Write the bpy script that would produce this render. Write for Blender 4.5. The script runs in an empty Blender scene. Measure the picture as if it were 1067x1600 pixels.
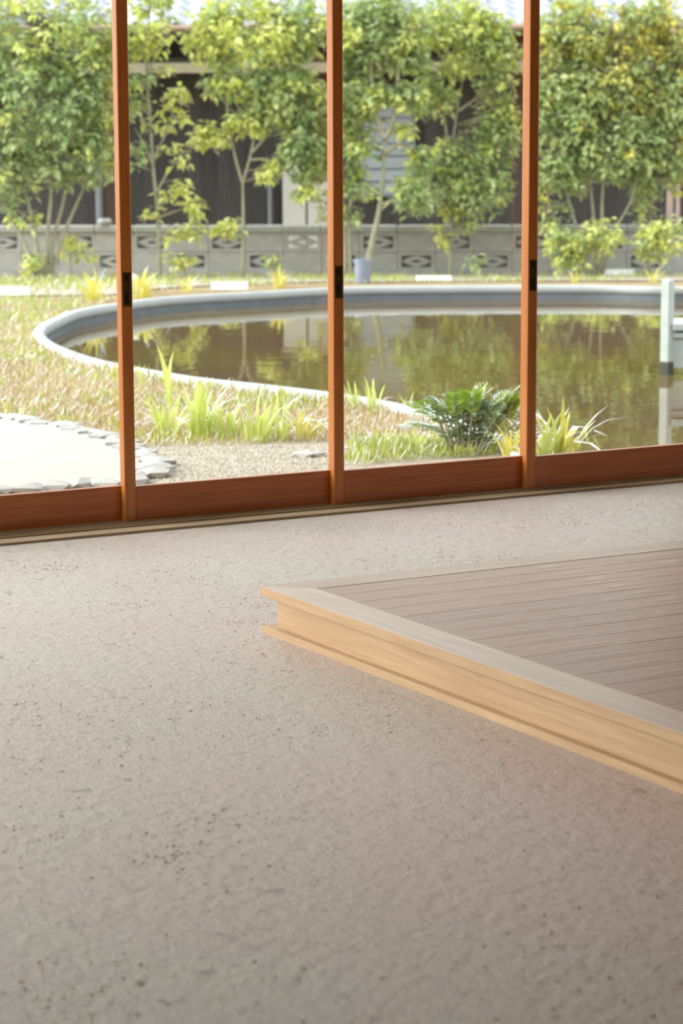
import bpy, bmesh, math, random
import numpy as np
from mathutils import Vector, Matrix

random.seed(7)
rng = np.random.default_rng(11)
C = bpy.context.scene.collection
sc = bpy.context.scene
PI = math.pi

# ------------------------------------------------------------------ camera
W_PX, H_PX = 1067, 1600
F_PX, YAW, PITCH, ROLL = 3673.2, 0.515234, 0.158147, -0.003686
EYE = Vector((0, 0, 1.45))
_right = Vector((math.cos(YAW), -math.sin(YAW), 0))
FWD = Vector((math.sin(YAW) * math.cos(PITCH), math.cos(YAW) * math.cos(PITCH), -math.sin(PITCH)))
_up = _right.cross(FWD)
RGT = math.cos(ROLL) * _right + math.sin(ROLL) * _up
UPV = -math.sin(ROLL) * _right + math.cos(ROLL) * _up
cam_d = bpy.data.cameras.new('camera')
cam = bpy.data.objects.new('camera', cam_d)
C.objects.link(cam)
m = Matrix.Identity(4)
for i in range(3):
    m[i][0], m[i][1], m[i][2], m[i][3] = RGT[i], UPV[i], -FWD[i], EYE[i]
cam.matrix_world = m
cam_d.sensor_fit = 'VERTICAL'
cam_d.sensor_height = 36.0
cam_d.sensor_width = 24.0
cam_d.lens = F_PX / H_PX * 36.0
cam_d.clip_end = 300
cam_d.dof.use_dof = True
cam_d.dof.focus_distance = 7.6
cam_d.dof.aperture_fstop = 5.0
sc.camera = cam

# ------------------------------------------------------------------ light
world = bpy.data.worlds.new('sky')
sc.world = world
world.use_nodes = True
wn = world.node_tree
bg = wn.nodes['Background']
bg.inputs[0].default_value = (0.93, 0.97, 1.0, 1)
bg.inputs[1].default_value = 1.15
sun_d = bpy.data.lights.new('sun', 'SUN')
sun_d.energy = 3.0
sun_d.angle = math.radians(45)
sun_d.color = (1.0, 0.97, 0.92)
sun = bpy.data.objects.new('sun', sun_d)
C.objects.link(sun)
sun.rotation_euler = Vector((0.80, -0.36, -0.55)).to_track_quat('-Z', 'Y').to_euler()
sc.view_settings.view_transform = 'Standard'
sc.view_settings.look = 'None'
sc.view_settings.gamma = 1.0
sc.view_settings.use_curve_mapping = False
sc.view_settings.exposure = 0.96
try:
    sc.cycles.use_denoising = True
    sc.cycles.max_bounces = 10
    sc.cycles.transparent_max_bounces = 16
except Exception:
    pass


def ray(px, py):
    return (px - W_PX / 2) / F_PX * RGT - (py - H_PX / 2) / F_PX * UPV + FWD


def gp(px, py, z=0.0):
    """the spot on the level ground that the photograph shows at (px, py)"""
    d = ray(px, py)
    return EYE + d * ((z - EYE.z) / d.z)


FALL_W, FALL = 23.5, 0.04


def ground_z(w):
    return -0.02 - FALL * max(0.0, w - FALL_W)


def bank(px, py):
    """ground point on the bank that falls gently away behind the pond"""
    p = gp(px, py, -0.02)
    w = (p - EYE).dot(FWD)
    if w <= FALL_W:
        return p
    d = ray(px, py)
    w = min(28.2, (1.45 + 0.02 - FALL * FALL_W) / max(1e-4, -d.z - FALL))
    w = max(w, FALL_W) if w > 0 else 28.2
    q = EYE + d * w
    q.z = ground_z(w)
    return q


def at(px, py, w):
    return EYE + ray(px, py) * w


def depth(p):
    return (Vector(p) - EYE).dot(FWD)


# ------------------------------------------------------------------ materials
def lin(r, g, b):
    f = lambda c: (c / 255 / 12.92) if c / 255 <= 0.04045 else ((c / 255 + 0.055) / 1.055) ** 2.4
    return (f(r), f(g), f(b), 1)


class NT:
    def __init__(s, name):
        s.m = bpy.data.materials.new(name)
        s.m.use_nodes = True
        s.t = s.m.node_tree
        s.t.nodes.clear()
        s.out = s.n('ShaderNodeOutputMaterial')

    def n(s, kind, **kw):
        nd = s.t.nodes.new(kind)
        for k, v in kw.items():
            if k.startswith('i_'):
                nd.inputs[k[2:].replace('_', ' ')].default_value = v
            else:
                setattr(nd, k, v)
        return nd

    def l(s, a, ao, b, bi):
        s.t.links.new(a.outputs[ao], b.inputs[bi])

    def coords(s, scale=(1, 1, 1), src='Object'):
        tc = s.n('ShaderNodeTexCoord')
        mp = s.n('ShaderNodeMapping')
        mp.inputs['Scale'].default_value = scale
        s.l(tc, src, mp, 'Vector')
        return mp

    def noise(s, vec, scale, detail=4, rough=0.55):
        nz = s.n('ShaderNodeTexNoise')
        nz.inputs['Scale'].default_value = scale
        nz.inputs['Detail'].default_value = detail
        nz.inputs['Roughness'].default_value = rough
        s.l(vec, 0, nz, 'Vector')
        return nz

    def ramp(s, src, out, stops):
        r = s.n('ShaderNodeValToRGB')
        el = r.color_ramp.elements
        while len(el) < len(stops):
            el.new(0.5)
        for e, (p, c) in zip(el, stops):
            e.position = p
            e.color = c
        s.l(src, out, r, 'Fac')
        return r

    def mix(s, fac, a, b, blend='MIX'):
        mx = s.n('ShaderNodeMix', data_type='RGBA', blend_type=blend)
        for inp, v in ((0, fac), (6, a), (7, b)):
            if isinstance(v, tuple) and len(v) == 2 and hasattr(v[0], 'outputs'):
                s.t.links.new(v[0].outputs[v[1]], mx.inputs[inp])
            else:
                mx.inputs[inp].default_value = v
        return mx

    def bsdf(s, col=None, rough=0.6, spec=0.4, **kw):
        b = s.n('ShaderNodeBsdfPrincipled')
        if col is not None:
            if isinstance(col, tuple) and hasattr(col[0], 'outputs'):
                s.t.links.new(col[0].outputs[col[1]], b.inputs['Base Color'])
            else:
                b.inputs['Base Color'].default_value = col
        b.inputs['Roughness'].default_value = rough
        b.inputs['Specular IOR Level'].default_value = spec
        s.l(b, 0, s.out, 'Surface')
        return b

    def bump(s, src, out, b, strength=0.5, dist=0.01, prev=None):
        bp = s.n('ShaderNodeBump')
        bp.inputs['Strength'].default_value = strength
        bp.inputs['Distance'].default_value = dist
        s.l(src, out, bp, 'Height')
        if prev:
            s.l(prev, 'Normal', bp, 'Normal')
        if b:
            s.l(bp, 'Normal', b, 'Normal')
        return bp


def wood(name, dark, light, axis='x', rough=0.4, spec=0.4, coat=0.0, freq=1.0, island=0.0, cior=1.5):
    t = NT(name)
    sc_ = {'x': (1.2, 26, 26), 'y': (26, 1.2, 26), 'z': (26, 26, 1.2)}[axis]
    mp = t.coords(tuple(v * freq for v in sc_))
    n1 = t.noise(mp, 2.2, 6, 0.6)
    r = t.ramp(n1, 0, [(0.3, dark), (0.72, light)])
    col = (r, 0)
    if island:
        g = t.n('ShaderNodeObjectInfo')
        mr = t.n('ShaderNodeMapRange')
        mr.inputs['To Min'].default_value = 1 - island
        mr.inputs['To Max'].default_value = 1 + island
        t.l(g, 'Random', mr, 'Value')
        hs = t.n('ShaderNodeHueSaturation')
        t.l(mr, 0, hs, 'Value')
        t.l(r, 0, hs, 'Color')
        col = (hs, 0)
    b = t.bsdf(col, rough, spec)
    b.inputs['Coat Weight'].default_value = coat
    b.inputs['Coat Roughness'].default_value = 0.18
    b.inputs['Coat IOR'].default_value = cior
    t.bump(n1, 0, b, 0.15, 0.002)
    return t.m


def plain(name, col, rough=0.6, spec=0.3, var=0.15, scale=6, bump=0.0, metal=0.0):
    t = NT(name)
    mp = t.coords()
    n1 = t.noise(mp, scale, 5, 0.6)
    d = tuple(c * (1 - var) for c in col[:3]) + (1,)
    l_ = tuple(min(1, c * (1 + var)) for c in col[:3]) + (1,)
    r = t.ramp(n1, 0, [(0.3, d), (0.7, l_)])
    b = t.bsdf((r, 0), rough, spec)
    b.inputs['Metallic'].default_value = metal
    if bump:
        t.bump(n1, 0, b, 0.5, bump)
    return t.m


def leafy(name, c1, c2, trans=0.4, rough=0.45, ior=1.12):
    t = NT(name)
    g = t.n('ShaderNodeNewGeometry')
    r = t.ramp(g, 'Random Per Island', [(0.0, c1), (1.0, c2)])
    d = t.n('ShaderNodeBsdfDiffuse')
    tr = t.n('ShaderNodeBsdfTranslucent')
    gl = t.n('ShaderNodeBsdfGlossy')
    gl.inputs['Roughness'].default_value = rough
    t.l(r, 0, d, 'Color')
    t.l(r, 0, tr, 'Color')
    m1 = t.n('ShaderNodeMixShader')
    m1.inputs[0].default_value = trans
    t.l(d, 0, m1, 1)
    t.l(tr, 0, m1, 2)
    m2 = t.n('ShaderNodeMixShader')
    fr = t.n('ShaderNodeFresnel')
    fr.inputs['IOR'].default_value = ior
    t.l(fr, 0, m2, 0)
    t.l(m1, 0, m2, 1)
    t.l(gl, 0, m2, 2)
    t.l(m2, 0, t.out, 'Surface')
    return t.m


M = {}
M['door_rail'] = wood('varnished_door_rail', lin(168, 90, 38), lin(198, 116, 56), 'x', 0.32, 0.5, 0.2)
M['door_stile'] = wood('varnished_door_stile', lin(172, 98, 40), lin(202, 126, 58), 'z', 0.3, 0.5, 0.25)
M['pine'] = wood('pine_edge', lin(176, 146, 112), lin(200, 172, 136), 'y', 0.5, 0.3)
M['cap'] = wood('worn_pine_cap', lin(196, 176, 158), lin(218, 202, 186), 'y', 0.42, 0.45)
M['cap_far'] = wood('worn_cap_crosswise', lin(172, 150, 132), lin(198, 178, 160), 'x', 0.42, 0.45)
M['sill'] = wood('weathered_sill', lin(150, 130, 102), lin(190, 172, 142), 'x', 0.6, 0.3)
M['brass'] = plain('aged_brass', lin(84, 62, 22), 0.4, 0.5, 0.2, 30, 0, 0.7)
M['dark_cup'] = plain('dark_pull_recess', lin(30, 20, 14), 0.5, 0.3)
M['plaster'] = plain('darkened_plaster', lin(128, 112, 94), 0.9, 0.1, 0.04, 3)  # unseen walls, kept dark to limit light bounced onto the doors
M['ceiling'] = wood('ceiling_boards', lin(186, 162, 130), lin(206, 184, 152), 'x', 0.7, 0.2)
M['concrete'] = plain('weathered_concrete', lin(168, 168, 164), 0.9, 0.2, 0.16, 5, 0.004)
M['block'] = plain('grey_concrete_block', lin(174, 174, 172), 0.9, 0.2, 0.14, 7, 0.004)
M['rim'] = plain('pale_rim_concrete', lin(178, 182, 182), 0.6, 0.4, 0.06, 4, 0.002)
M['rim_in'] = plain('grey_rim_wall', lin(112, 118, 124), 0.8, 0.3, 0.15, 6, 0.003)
M['tile'] = plain('silver_roof_tile', lin(186, 191, 197), 0.35, 0.6, 0.08, 3)
M['gutter'] = plain('brown_gutter', lin(176, 148, 134), 0.5, 0.4, 0.08)
M['dark_boards'] = wood('charred_siding', lin(72, 70, 70), lin(94, 92, 92), 'z', 0.8, 0.2, 0, 0.5, 0.12)
M['soffit'] = plain('grey_soffit', lin(198, 194, 184), 0.8, 0.2, 0.08)
M['beige'] = plain('beige_canopy', lin(214, 202, 182), 0.6, 0.3, 0.07)
M['white_panel'] = plain('white_door_panel', lin(232, 232, 228), 0.5, 0.4, 0.03)
M['slat'] = plain('blue_grey_shutter', lin(192, 202, 216), 0.4, 0.5, 0.05)
M['pink_wood'] = plain('pinkish_post', lin(196, 172, 164), 0.7, 0.3, 0.08)
M['grey_paint'] = plain('grey_pipe', lin(150, 156, 164), 0.5, 0.4, 0.06)
M['jetty'] = plain('pale_weathered_timber', lin(180, 188, 186), 0.7, 0.3, 0.1, 8)
M['jetty_foot'] = plain('dark_wet_foot', lin(66, 70, 60), 0.6, 0.4, 0.1)
M['rope'] = plain('pale_rope', lin(226, 228, 216), 0.9, 0.1, 0.06, 40)
M['sign'] = plain('white_board', lin(228, 228, 226), 0.6, 0.3, 0.02)
M['bucket'] = plain('blue_grey_pot', lin(136, 144, 160), 0.5, 0.4, 0.1, 10)
M['stone'] = plain('pale_edging_stone', lin(182, 180, 176), 0.85, 0.2, 0.12, 12, 0.01)
M['path'] = plain('pale_concrete_path', lin(178, 174, 168), 0.85, 0.2, 0.04, 2.5, 0.002)
M['back_path'] = plain('pale_gravel_path', lin(168, 158, 144), 0.9, 0.1, 0.12, 9, 0.006)
M['bark'] = plain('grey_green_bark', lin(150, 146, 124), 0.9, 0.1, 0.2, 14, 0.004)
M['leaf'] = leafy('green_leaf', lin(170, 192, 122), lin(216, 226, 172), 0.52)
M['leaf_grey'] = leafy('grey_green_leaf', lin(162, 188, 126), lin(212, 224, 174), 0.52)
M['leaf_yellow'] = leafy('yellow_green_leaf', lin(216, 226, 122), lin(244, 244, 172), 0.52)
M['leaf_gold'] = leafy('golden_leaf', lin(222, 218, 116), lin(248, 236, 150), 0.52)
M['iris'] = leafy('iris_blade', lin(188, 208, 96), lin(230, 234, 150), 0.45)
M['iris_yellow'] = leafy('yellow_blade', lin(206, 200, 84), lin(236, 226, 130), 0.4)
M['frond'] = leafy('fern_leaflet', lin(112, 146, 40), lin(166, 186, 70), 0.35, 0.3)
M['glossy_leaf'] = leafy('glossy_leaf', lin(90, 126, 78), lin(146, 172, 108), 0.25, 0.2, 1.45)
M['straw'] = leafy('dry_grass_blade', lin(180, 158, 116), lin(222, 202, 158), 0.3)
M['grass'] = leafy('fresh_grass_blade', lin(166, 180, 84), lin(206, 210, 120), 0.4)
M['crumb'] = plain('earth_crumb', lin(196, 180, 166), 0.9, 0.2, 0.2, 40)
M['pebble'] = plain('grey_pebble', lin(176, 168, 154), 0.9, 0.2, 0.25, 9)

# earthen floor
t = NT('rough_earthen_floor')
mp = t.coords()
big = t.noise(mp, 0.9, 3, 0.5)
mid = t.noise(mp, 22, 7, 0.68)
fine = t.noise(mp, 160, 5, 0.7)
c0 = t.ramp(big, 0, [(0.35, lin(212, 194, 186)), (0.65, lin(207, 200, 188))])
c1 = t.ramp(mid, 0, [(0.27, (0.62, 0.60, 0.58, 1)), (0.43, (1, 1, 1, 1))])
cm = t.mix(1.0, (c0, 0), (c1, 0), 'MULTIPLY')
sp = t.ramp(t.noise(mp, 85, 3, 0.6), 0, [(0.28, (0.74, 0.71, 0.68, 1)), (0.42, (1, 1, 1, 1))])
cm = t.mix(1.0, (cm, 2), (sp, 0), 'MULTIPLY')
b = t.bsdf((cm, 2), 0.40, 0.7)
vo = t.n('ShaderNodeTexVoronoi', feature='F1')
vo.inputs['Scale'].default_value = 9
wob = t.mix(0.12, (mp, 0), (mid, 1))
t.l(wob, 2, vo, 'Vector')
pit = t.ramp(vo, 'Distance', [(0.0, (0, 0, 0, 1)), (0.22, (1, 1, 1, 1))])
msk = t.ramp(t.noise(mp, 3.1, 3, 0.6), 0, [(0.5, (1, 1, 1, 1)), (0.62, (0, 0, 0, 1))])
pm = t.mix((msk, 0), (pit, 0), (1, 1, 1, 1))
b1 = t.bump(mid, 0, None, 0.8, 0.022)
b2 = t.bump(fine, 0, None, 0.7, 0.005, b1)
b3 = t.bump(pm, 2, b, 0.6, 0.010, b2)
M['earth'] = t.m

# platform planks: fine grain along x, worn pale flecks
t = NT('worn_brown_plank')
mp = t.coords((0.8, 28, 28))
n1 = t.noise(mp, 2.0, 7, 0.72)
n2 = t.noise(t.coords((3, 60, 60)), 1.6, 3, 0.6)
r = t.ramp(n1, 0, [(0.3, lin(132, 100, 84)), (0.7, lin(204, 174, 154))])
oi = t.n('ShaderNodeObjectInfo')
mr = t.n('ShaderNodeMapRange')
mr.inputs['To Min'].default_value = 0.95
mr.inputs['To Max'].default_value = 1.05
t.l(oi, 'Random', mr, 'Value')
hs = t.n('ShaderNodeHueSaturation')
t.l(mr, 0, hs, 'Value')
t.l(r, 0, hs, 'Color')
fl = t.ramp(n2, 0, [(0.62, (0, 0, 0, 1)), (0.68, (1, 1, 1, 1))])
cm = t.mix((fl, 0), (hs, 0), lin(222, 208, 196))
b = t.bsdf((cm, 2), 0.42, 0.5)
t.bump(n1, 0, b, 0.35, 0.004)
M['plank'] = t.m

# garden soil
t = NT('dry_garden_soil')
mp = t.coords()
a = t.noise(mp, 1.3, 5, 0.6)
f = t.noise(mp, 26, 6, 0.7)
c0 = t.ramp(a, 0, [(0.35, lin(152, 132, 104)), (0.55, lin(180, 162, 130)), (0.72, lin(176, 166, 126))])
c1 = t.ramp(f, 0, [(0.3, (0.62, 0.58, 0.52, 1)), (0.62, (1.05, 1.03, 1, 1))])
cm = t.mix(1.0, (c0, 0), (c1, 0), 'MULTIPLY')
sx = t.n('ShaderNodeSeparateXYZ')
t.l(mp, 0, sx, 0)
ad = t.n('ShaderNodeMath', operation='ADD')
t.l(sx, 'Y', ad, 0)
t.l(a, 0, ad, 1)
gr = t.ramp(ad, 0, [(0.0, (0, 0, 0, 1)), (1.0, (1, 1, 1, 1))])
mr = t.n('ShaderNodeMapRange')
mr.inputs['From Min'].default_value = 10.7
mr.inputs['From Max'].default_value = 11.2
t.l(ad, 0, mr, 'Value')
gc = t.mix(1.0, lin(196, 186, 172), (c1, 0), 'MULTIPLY')
cc = t.mix((mr, 0), (gc, 2), (cm, 2))
b = t.bsdf((cc, 2), 0.95, 0.1)
t.bump(f, 0, b, 0.8, 0.03)
M['soil'] = t.m

# pond water: a muddy olive bed colour under a mirror-like surface
t = NT('murky_pond_water')
mp = t.coords()
a = t.noise(mp, 0.35, 3, 0.5)
r = t.ramp(a, 0, [(0.35, lin(100, 80, 58)), (0.65, lin(110, 96, 48))])
b = t.bsdf((r, 0), 0.02, 0.5)
b.inputs['IOR'].default_value = 1.33
rp = t.noise(t.coords((1, 1, 1)), 2.4, 3, 0.5)
t.bump(rp, 0, b, 0.09, 0.02)
M['water'] = t.m

# window glass: clear sheet with Fresnel reflection
t = NT('clear_glass')
tr = t.n('ShaderNodeBsdfTransparent')
tr.inputs[0].default_value = (0.955, 0.975, 0.965, 1)
gl = t.n('ShaderNodeBsdfGlossy')
gl.inputs['Roughness'].default_value = 0.0
fr = t.n('ShaderNodeFresnel')
gm = t.n('ShaderNodeNewGeometry')      # same reflectance on both faces of the sheet
mr = t.n('ShaderNodeMapRange')
mr.inputs['To Min'].default_value = 1.45
mr.inputs['To Max'].default_value = 1 / 1.45
t.l(gm, 'Backfacing', mr, 'Value')
t.l(mr, 0, fr, 'IOR')
ms = t.n('ShaderNodeMixShader')
t.l(fr, 0, ms, 0)
t.l(tr, 0, ms, 1)
t.l(gl, 0, ms, 2)
t.l(ms, 0, t.out, 'Surface')
M['glass'] = t.m


# ------------------------------------------------------------------ mesh helpers
class MB:
    def __init__(s):
        s.v, s.f, s.n = [], [], 0

    def add(s, verts, faces):
        verts = np.asarray(verts, float).reshape(-1, 3)
        s.v.append(verts)
        s.f += [tuple(i + s.n for i in f) for f in faces]
        s.n += len(verts)
        return s

    def box(s, x0, x1, y0, y1, z0, z1, M4=None, bev=0.0):
        bm = bmesh.new()
        bmesh.ops.create_cube(bm, size=1)
        for v in bm.verts:
            v.co = ((x0 + x1) / 2 + v.co.x * (x1 - x0), (y0 + y1) / 2 + v.co.y * (y1 - y0), (z0 + z1) / 2 + v.co.z * (z1 - z0))
        if bev:
            bmesh.ops.bevel(bm, geom=bm.edges[:], offset=bev, segments=1, affect='EDGES')
        if M4 is not None:
            bm.transform(M4)
        bm.verts.index_update()
        s.add([v.co[:] for v in bm.verts], [tuple(v.index for v in f.verts) for f in bm.faces])
        bm.free()
        return s

    def tube(s, pts, radii, n=6):
        pts = [Vector(p) for p in pts]
        if not hasattr(radii, '__len__'):
            radii = [radii] * len(pts)
        rings = []
        for i, p in enumerate(pts):
            d = (pts[min(i + 1, len(pts) - 1)] - pts[max(i - 1, 0)]).normalized()
            a = d.cross(Vector((0.31, 0.95, 0.05))).normalized()
            bb = d.cross(a)
            rings += [p + radii[i] * (math.cos(2 * PI * k / n) * a + math.sin(2 * PI * k / n) * bb) for k in range(n)]
        fs = []
        for i in range(len(pts) - 1):
            for k in range(n):
                k2 = (k + 1) % n
                fs.append((i * n + k, i * n + k2, (i + 1) * n + k2, (i + 1) * n + k))
        fs.append(tuple(range(n - 1, -1, -1)))
        fs.append(tuple((len(pts) - 1) * n + k for k in range(n)))
        return s.add([p[:] for p in rings], fs)

    def lathe(s, prof, n=20, c=(0, 0, 0)):
        vs = [(c[0] + r * math.cos(2 * PI * k / n), c[1] + r * math.sin(2 * PI * k / n), c[2] + z) for r, z in prof for k in range(n)]
        fs = []
        for i in range(len(prof) - 1):
            for k in range(n):
                k2 = (k + 1) % n
                fs.append((i * n + k, i * n + k2, (i + 1) * n + k2, (i + 1) * n + k))
        return s.add(vs, fs)

    def mesh(s, name, mat, off=(0, 0, 0), smooth=False):
        me = bpy.data.meshes.new(name)
        v = np.concatenate(s.v) - np.array(off)[None, :]
        me.from_pydata(v.tolist(), [], s.f)
        if mat:
            me.materials.append(mat)
        if smooth:
            me.polygons.foreach_set('use_smooth', [True] * len(me.polygons))
        me.update()
        return me


def wloc(o):
    p = Vector((0, 0, 0))
    while o is not None:
        p += o.location
        o = o.parent
    return p


def link(name, me, parent=None, loc=(0, 0, 0), rot=(0, 0, 0), scale=1.0):
    o = bpy.data.objects.new(name, me)
    C.objects.link(o)
    o.parent = parent
    o.location = loc
    o.rotation_euler = rot
    o.scale = (scale,) * 3
    return o


def part(name, mb, mat, parent, smooth=False, label=None, kind=None):
    """a part whose vertices are given in world space"""
    o = link(name, mb.mesh(name, mat, wloc(parent), smooth), parent)
    if label:
        o['label'] = label
    if kind:
        o['kind'] = kind
    return o


def thing(name, label, cat, loc=(0, 0, 0), group=None):
    o = bpy.data.objects.new(name, None)
    C.objects.link(o)
    o.location = loc
    o.empty_display_size = 0.1
    o['label'] = label
    o['category'] = cat
    if group:
        o['group'] = group
    return o


def tag(o, label, cat, group=None, kind=None):
    o['label'] = label
    o['category'] = cat
    if group:
        o['group'] = group
    if kind:
        o['kind'] = kind
    return o


def struct(name, mb, mat, smooth=False, label=None):
    o = link(name, mb.mesh(name, mat, (0, 0, 0), smooth))
    o['kind'] = 'structure'
    if label:
        o['label'] = label
    return o


def strip_poly(outline, z, thick=0.02):
    """a flat slab from a ground outline"""
    n = len(outline)
    vs = [(p[0], p[1], z) for p in outline] + [(p[0], p[1], z - thick) for p in outline]
    fs = [tuple(range(n)), tuple(range(2 * n - 1, n - 1, -1))]
    fs += [(i, i + n, (i + 1) % n + n, (i + 1) % n) for i in range(n)]
    return MB().add(vs, fs)


def catmull(pts, closed=False, sub=6):
    pts = [Vector(p) for p in pts]
    n = len(pts)
    out = []
    rngi = range(n) if closed else range(n - 1)
    for i in rngi:
        g = (lambda k: pts[k % n]) if closed else (lambda k: pts[max(0, min(n - 1, k))])
        p0, p1, p2, p3 = g(i - 1), g(i), g(i + 1), g(i + 2)
        for j in range(sub):
            u = j / sub
            out.append(0.5 * ((2 * p1) + (p2 - p0) * u + (2 * p0 - 5 * p1 + 4 * p2 - p3) * u * u + (3 * p1 - p0 - 3 * p2 + p3) * u ** 3))
    if not closed:
        out.append(pts[-1])
    return out


GZ = -0.02          # garden level
# ------------------------------------------------------------------ room shell
FX0, FX1, FY0, FY1 = -2.2, 7.6, -2.2, 8.26
CZ = 3.45
DOOR_Y, STEP, PITCHX, STILE = 8.074, 0.04, 0.8841, 0.046
struct('floor', MB().box(FX0, FX1, FY0, FY1, -0.16, 0.0), M['earth'], label='rough pale earthen floor with small pits')
struct('ceiling', MB().box(-3.0, FX1 + 0.2, -2.3, 8.26, CZ, CZ + 0.12), M['ceiling'])  # unseen; its left overhang is set to hold back sky and sun
struct('wall_right', MB().box(FX1 - 0.12, FX1, -2.0, 7.9, 0.0, CZ), M['plaster'])
struct('wall_back', MB().box(-2.1, FX1, -2.12, -2.0, 0.0, CZ), M['plaster'])  # unseen wall added to keep sky reflections off the door glass
struct('wall_left', MB().box(-2.1, -1.98, -2.0, 4.7, 0.0, CZ), M['plaster'])  # unseen wall added to shade the near floor and platform edge
struct('wall_front', MB().box(6.31, FX1, 7.98, 8.12, 0.0, CZ), M['plaster'])
struct('trim_2', MB().box(-2.0, FX1, 7.90, 8.16, 3.29, CZ), M['door_rail'], label='wooden lintel above the sliding glass doors')
tr_mb = MB()
for x, y in ((-2.0, 4.76), (-2.0, 8.0)):
    tr_mb.box(x - 0.06, x + 0.06, y - 0.06, y + 0.06, 0, CZ)
struct('trim_3', tr_mb, M['door_stile'])

# door sill with sliding grooves
sill = struct('trim_1', MB().box(0.9, 7.0, 7.865, 8.24, -0.01, 0.010), M['sill'], label='weathered wooden sill with sliding tracks')
for k in range(-2, 5):
    y = 8.114 - 0.04 * k - 0.003
    part('track', MB().box(0.9, 7.0, y - 0.0035, y + 0.0035, 0.010, 0.018, bev=0.0015), M['sill'], sill)

# sliding glass doors, each one track further into the room than its left neighbour
POSTX = 3.6106
for k in (0, 1, 2, 3, -1, -2):
    x0 = POSTX + (k - 1) * PITCHX
    x1 = x0 + PITCHX + 0.048
    yf = DOOR_Y - STEP * k
    yb = yf + 0.034
    d = thing('door_%d' % (k + 1 if k >= 0 else 4 - k), '', 'door', (x0, yf, 0.012))
    del d['label'], d['category']
    d['kind'] = 'structure'
    d['label'] = ['leftmost sliding glass door, its left stile out of view, white path behind it',
                  'sliding glass door between the first and second dark pulls, iris clump behind it',
                  'sliding glass door whose stile has the middle pull, fern behind its glass',
                  'rightmost sliding glass door, jetty post seen through its glass',
                  'last sliding glass door at the far left end, out of view', 'sliding glass door left of the path, out of view'][k]
    part('stile', MB().box(x0, x0 + STILE, yf, yb, 0.012, 3.28, bev=0.002), M['door_stile'], d)
    part('stile', MB().box(x1 - 0.033, x1, yf, yb, 0.012, 3.28, bev=0.002), M['door_stile'], d)
    part('bottom_rail', MB().box(x0 + STILE, x1 - 0.033, yf + 0.003, yb - 0.002, 0.014, 0.1484, bev=0.0015), M['door_rail'], d)
    part('top_rail', MB().box(x0 + STILE, x1 - 0.033, yf + 0.003, yb - 0.002, 3.19, 3.28, bev=0.0015), M['door_rail'], d)
    part('glass_pane', MB().box(x0 + STILE - 0.004, x1 - 0.029, yf + 0.028, yf + 0.031, 0.144, 3.195), M['glass'], d)
    # recessed finger pull
    if k > 0:
        xc, zc, hw, hh = x0 + 0.0235, 0.892, 0.0175, 0.063
        fr_ = MB()
        fr_.box(xc - hw, xc + hw, yf - 0.0025, yf + 0.001, zc + hh - 0.011, zc + hh, bev=0.001)
        fr_.box(xc - hw, xc + hw, yf - 0.0025, yf + 0.001, zc - hh, zc - hh + 0.011, bev=0.001)
        fr_.box(xc - hw, xc - hw + 0.008, yf - 0.0025, yf + 0.001, zc - hh + 0.011, zc + hh - 0.011, bev=0.001)
        fr_.box(xc + hw - 0.008, xc + hw, yf - 0.0025, yf + 0.001, zc - hh + 0.011, zc + hh - 0.011, bev=0.001)
        hd = part('finger_pull', fr_, M['brass'], d, label='aged brass recessed finger pull')
        cup = MB().box(xc - hw + 0.008, xc + hw - 0.008, yf - 0.0006, yf + 0.001, zc - hh + 0.011, zc + hh - 0.011)
        part('recess', cup, M['dark_cup'], hd)
        part('bar', MB().box(xc - 0.006, xc + 0.004, yf - 0.0022, yf, zc - 0.01, zc + 0.034, bev=0.001), M['brass'], hd)

# ------------------------------------------------------------------ wooden platform
PX, PY, PT = 3.165, 6.073, 0.1375
CAPW, CAPT = 0.120, 0.0285
PX1, PY0 = 7.4, 1.6
plat = thing('raised_platform', 'low wooden platform with brown plank top and pine edge on the earthen floor', 'platform', (PX, PY, 0))


def prism(poly, z0, z1):
    n = len(poly)
    vs = [(x, y, z0) for x, y in poly] + [(x, y, z1) for x, y in poly]
    fs = [tuple(range(n - 1, -1, -1)), tuple(range(n, 2 * n))] + [(i, (i + 1) % n, (i + 1) % n + n, i + n) for i in range(n)]
    return MB().add(vs, fs)


part('edge_cap', prism([(PX, PY0), (PX + CAPW, PY0), (PX + CAPW, PY - CAPW), (PX, PY)], PT - CAPT, PT), M['cap'], plat, label='worn pale grey cap board along the front edge')
part('edge_cap', prism([(PX + 0.0015, PY), (PX + CAPW + 0.0015, PY - CAPW), (PX1, PY - CAPW), (PX1, PY)], PT - CAPT, PT), M['cap_far'], plat)
# thin lip that shows the pine colour of the cap's edge
part('cap_nosing', MB().box(PX - 0.004, PX, PY0, PY, PT - CAPT, PT - 0.002, bev=0.001), M['pine'], plat)
part('fascia', MB().box(PX + 0.024, PX + 0.05, PY0, PY - 0.055, 0.018, PT - CAPT), M['pine'], plat, label='pine fascia board set back under the cap')
part('base_board', MB().box(PX - 0.002, PX + 0.06, PY0, PY - 0.008, -0.004, 0.0205, bev=0.0015), M['pine'], plat)
part('fascia', MB().box(PX + 0.05, PX1, PY - 0.055 - 0.026, PY - 0.055, 0.0, PT - CAPT), M['pine'], plat)
part('joist_frame', MB().box(PX + 0.055, PX1, PY0, PY - 0.09, 0.0, PT - 0.034), M['sill'], plat)
PW, GAP = 0.1180, 0.0015
y = PY - CAPW - GAP
plank_me = MB().box(0, PX1 - PX - CAPW - 0.004, -PW, 0, -0.03, 0, bev=0.001).mesh('plank', M['plank'])
while y - PW > PY0:
    o = link('plank', plank_me, plat, (CAPW + 0.004, y - PY, PT - 0.001 - random.random() * 0.0003))
    y -= PW + GAP

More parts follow.
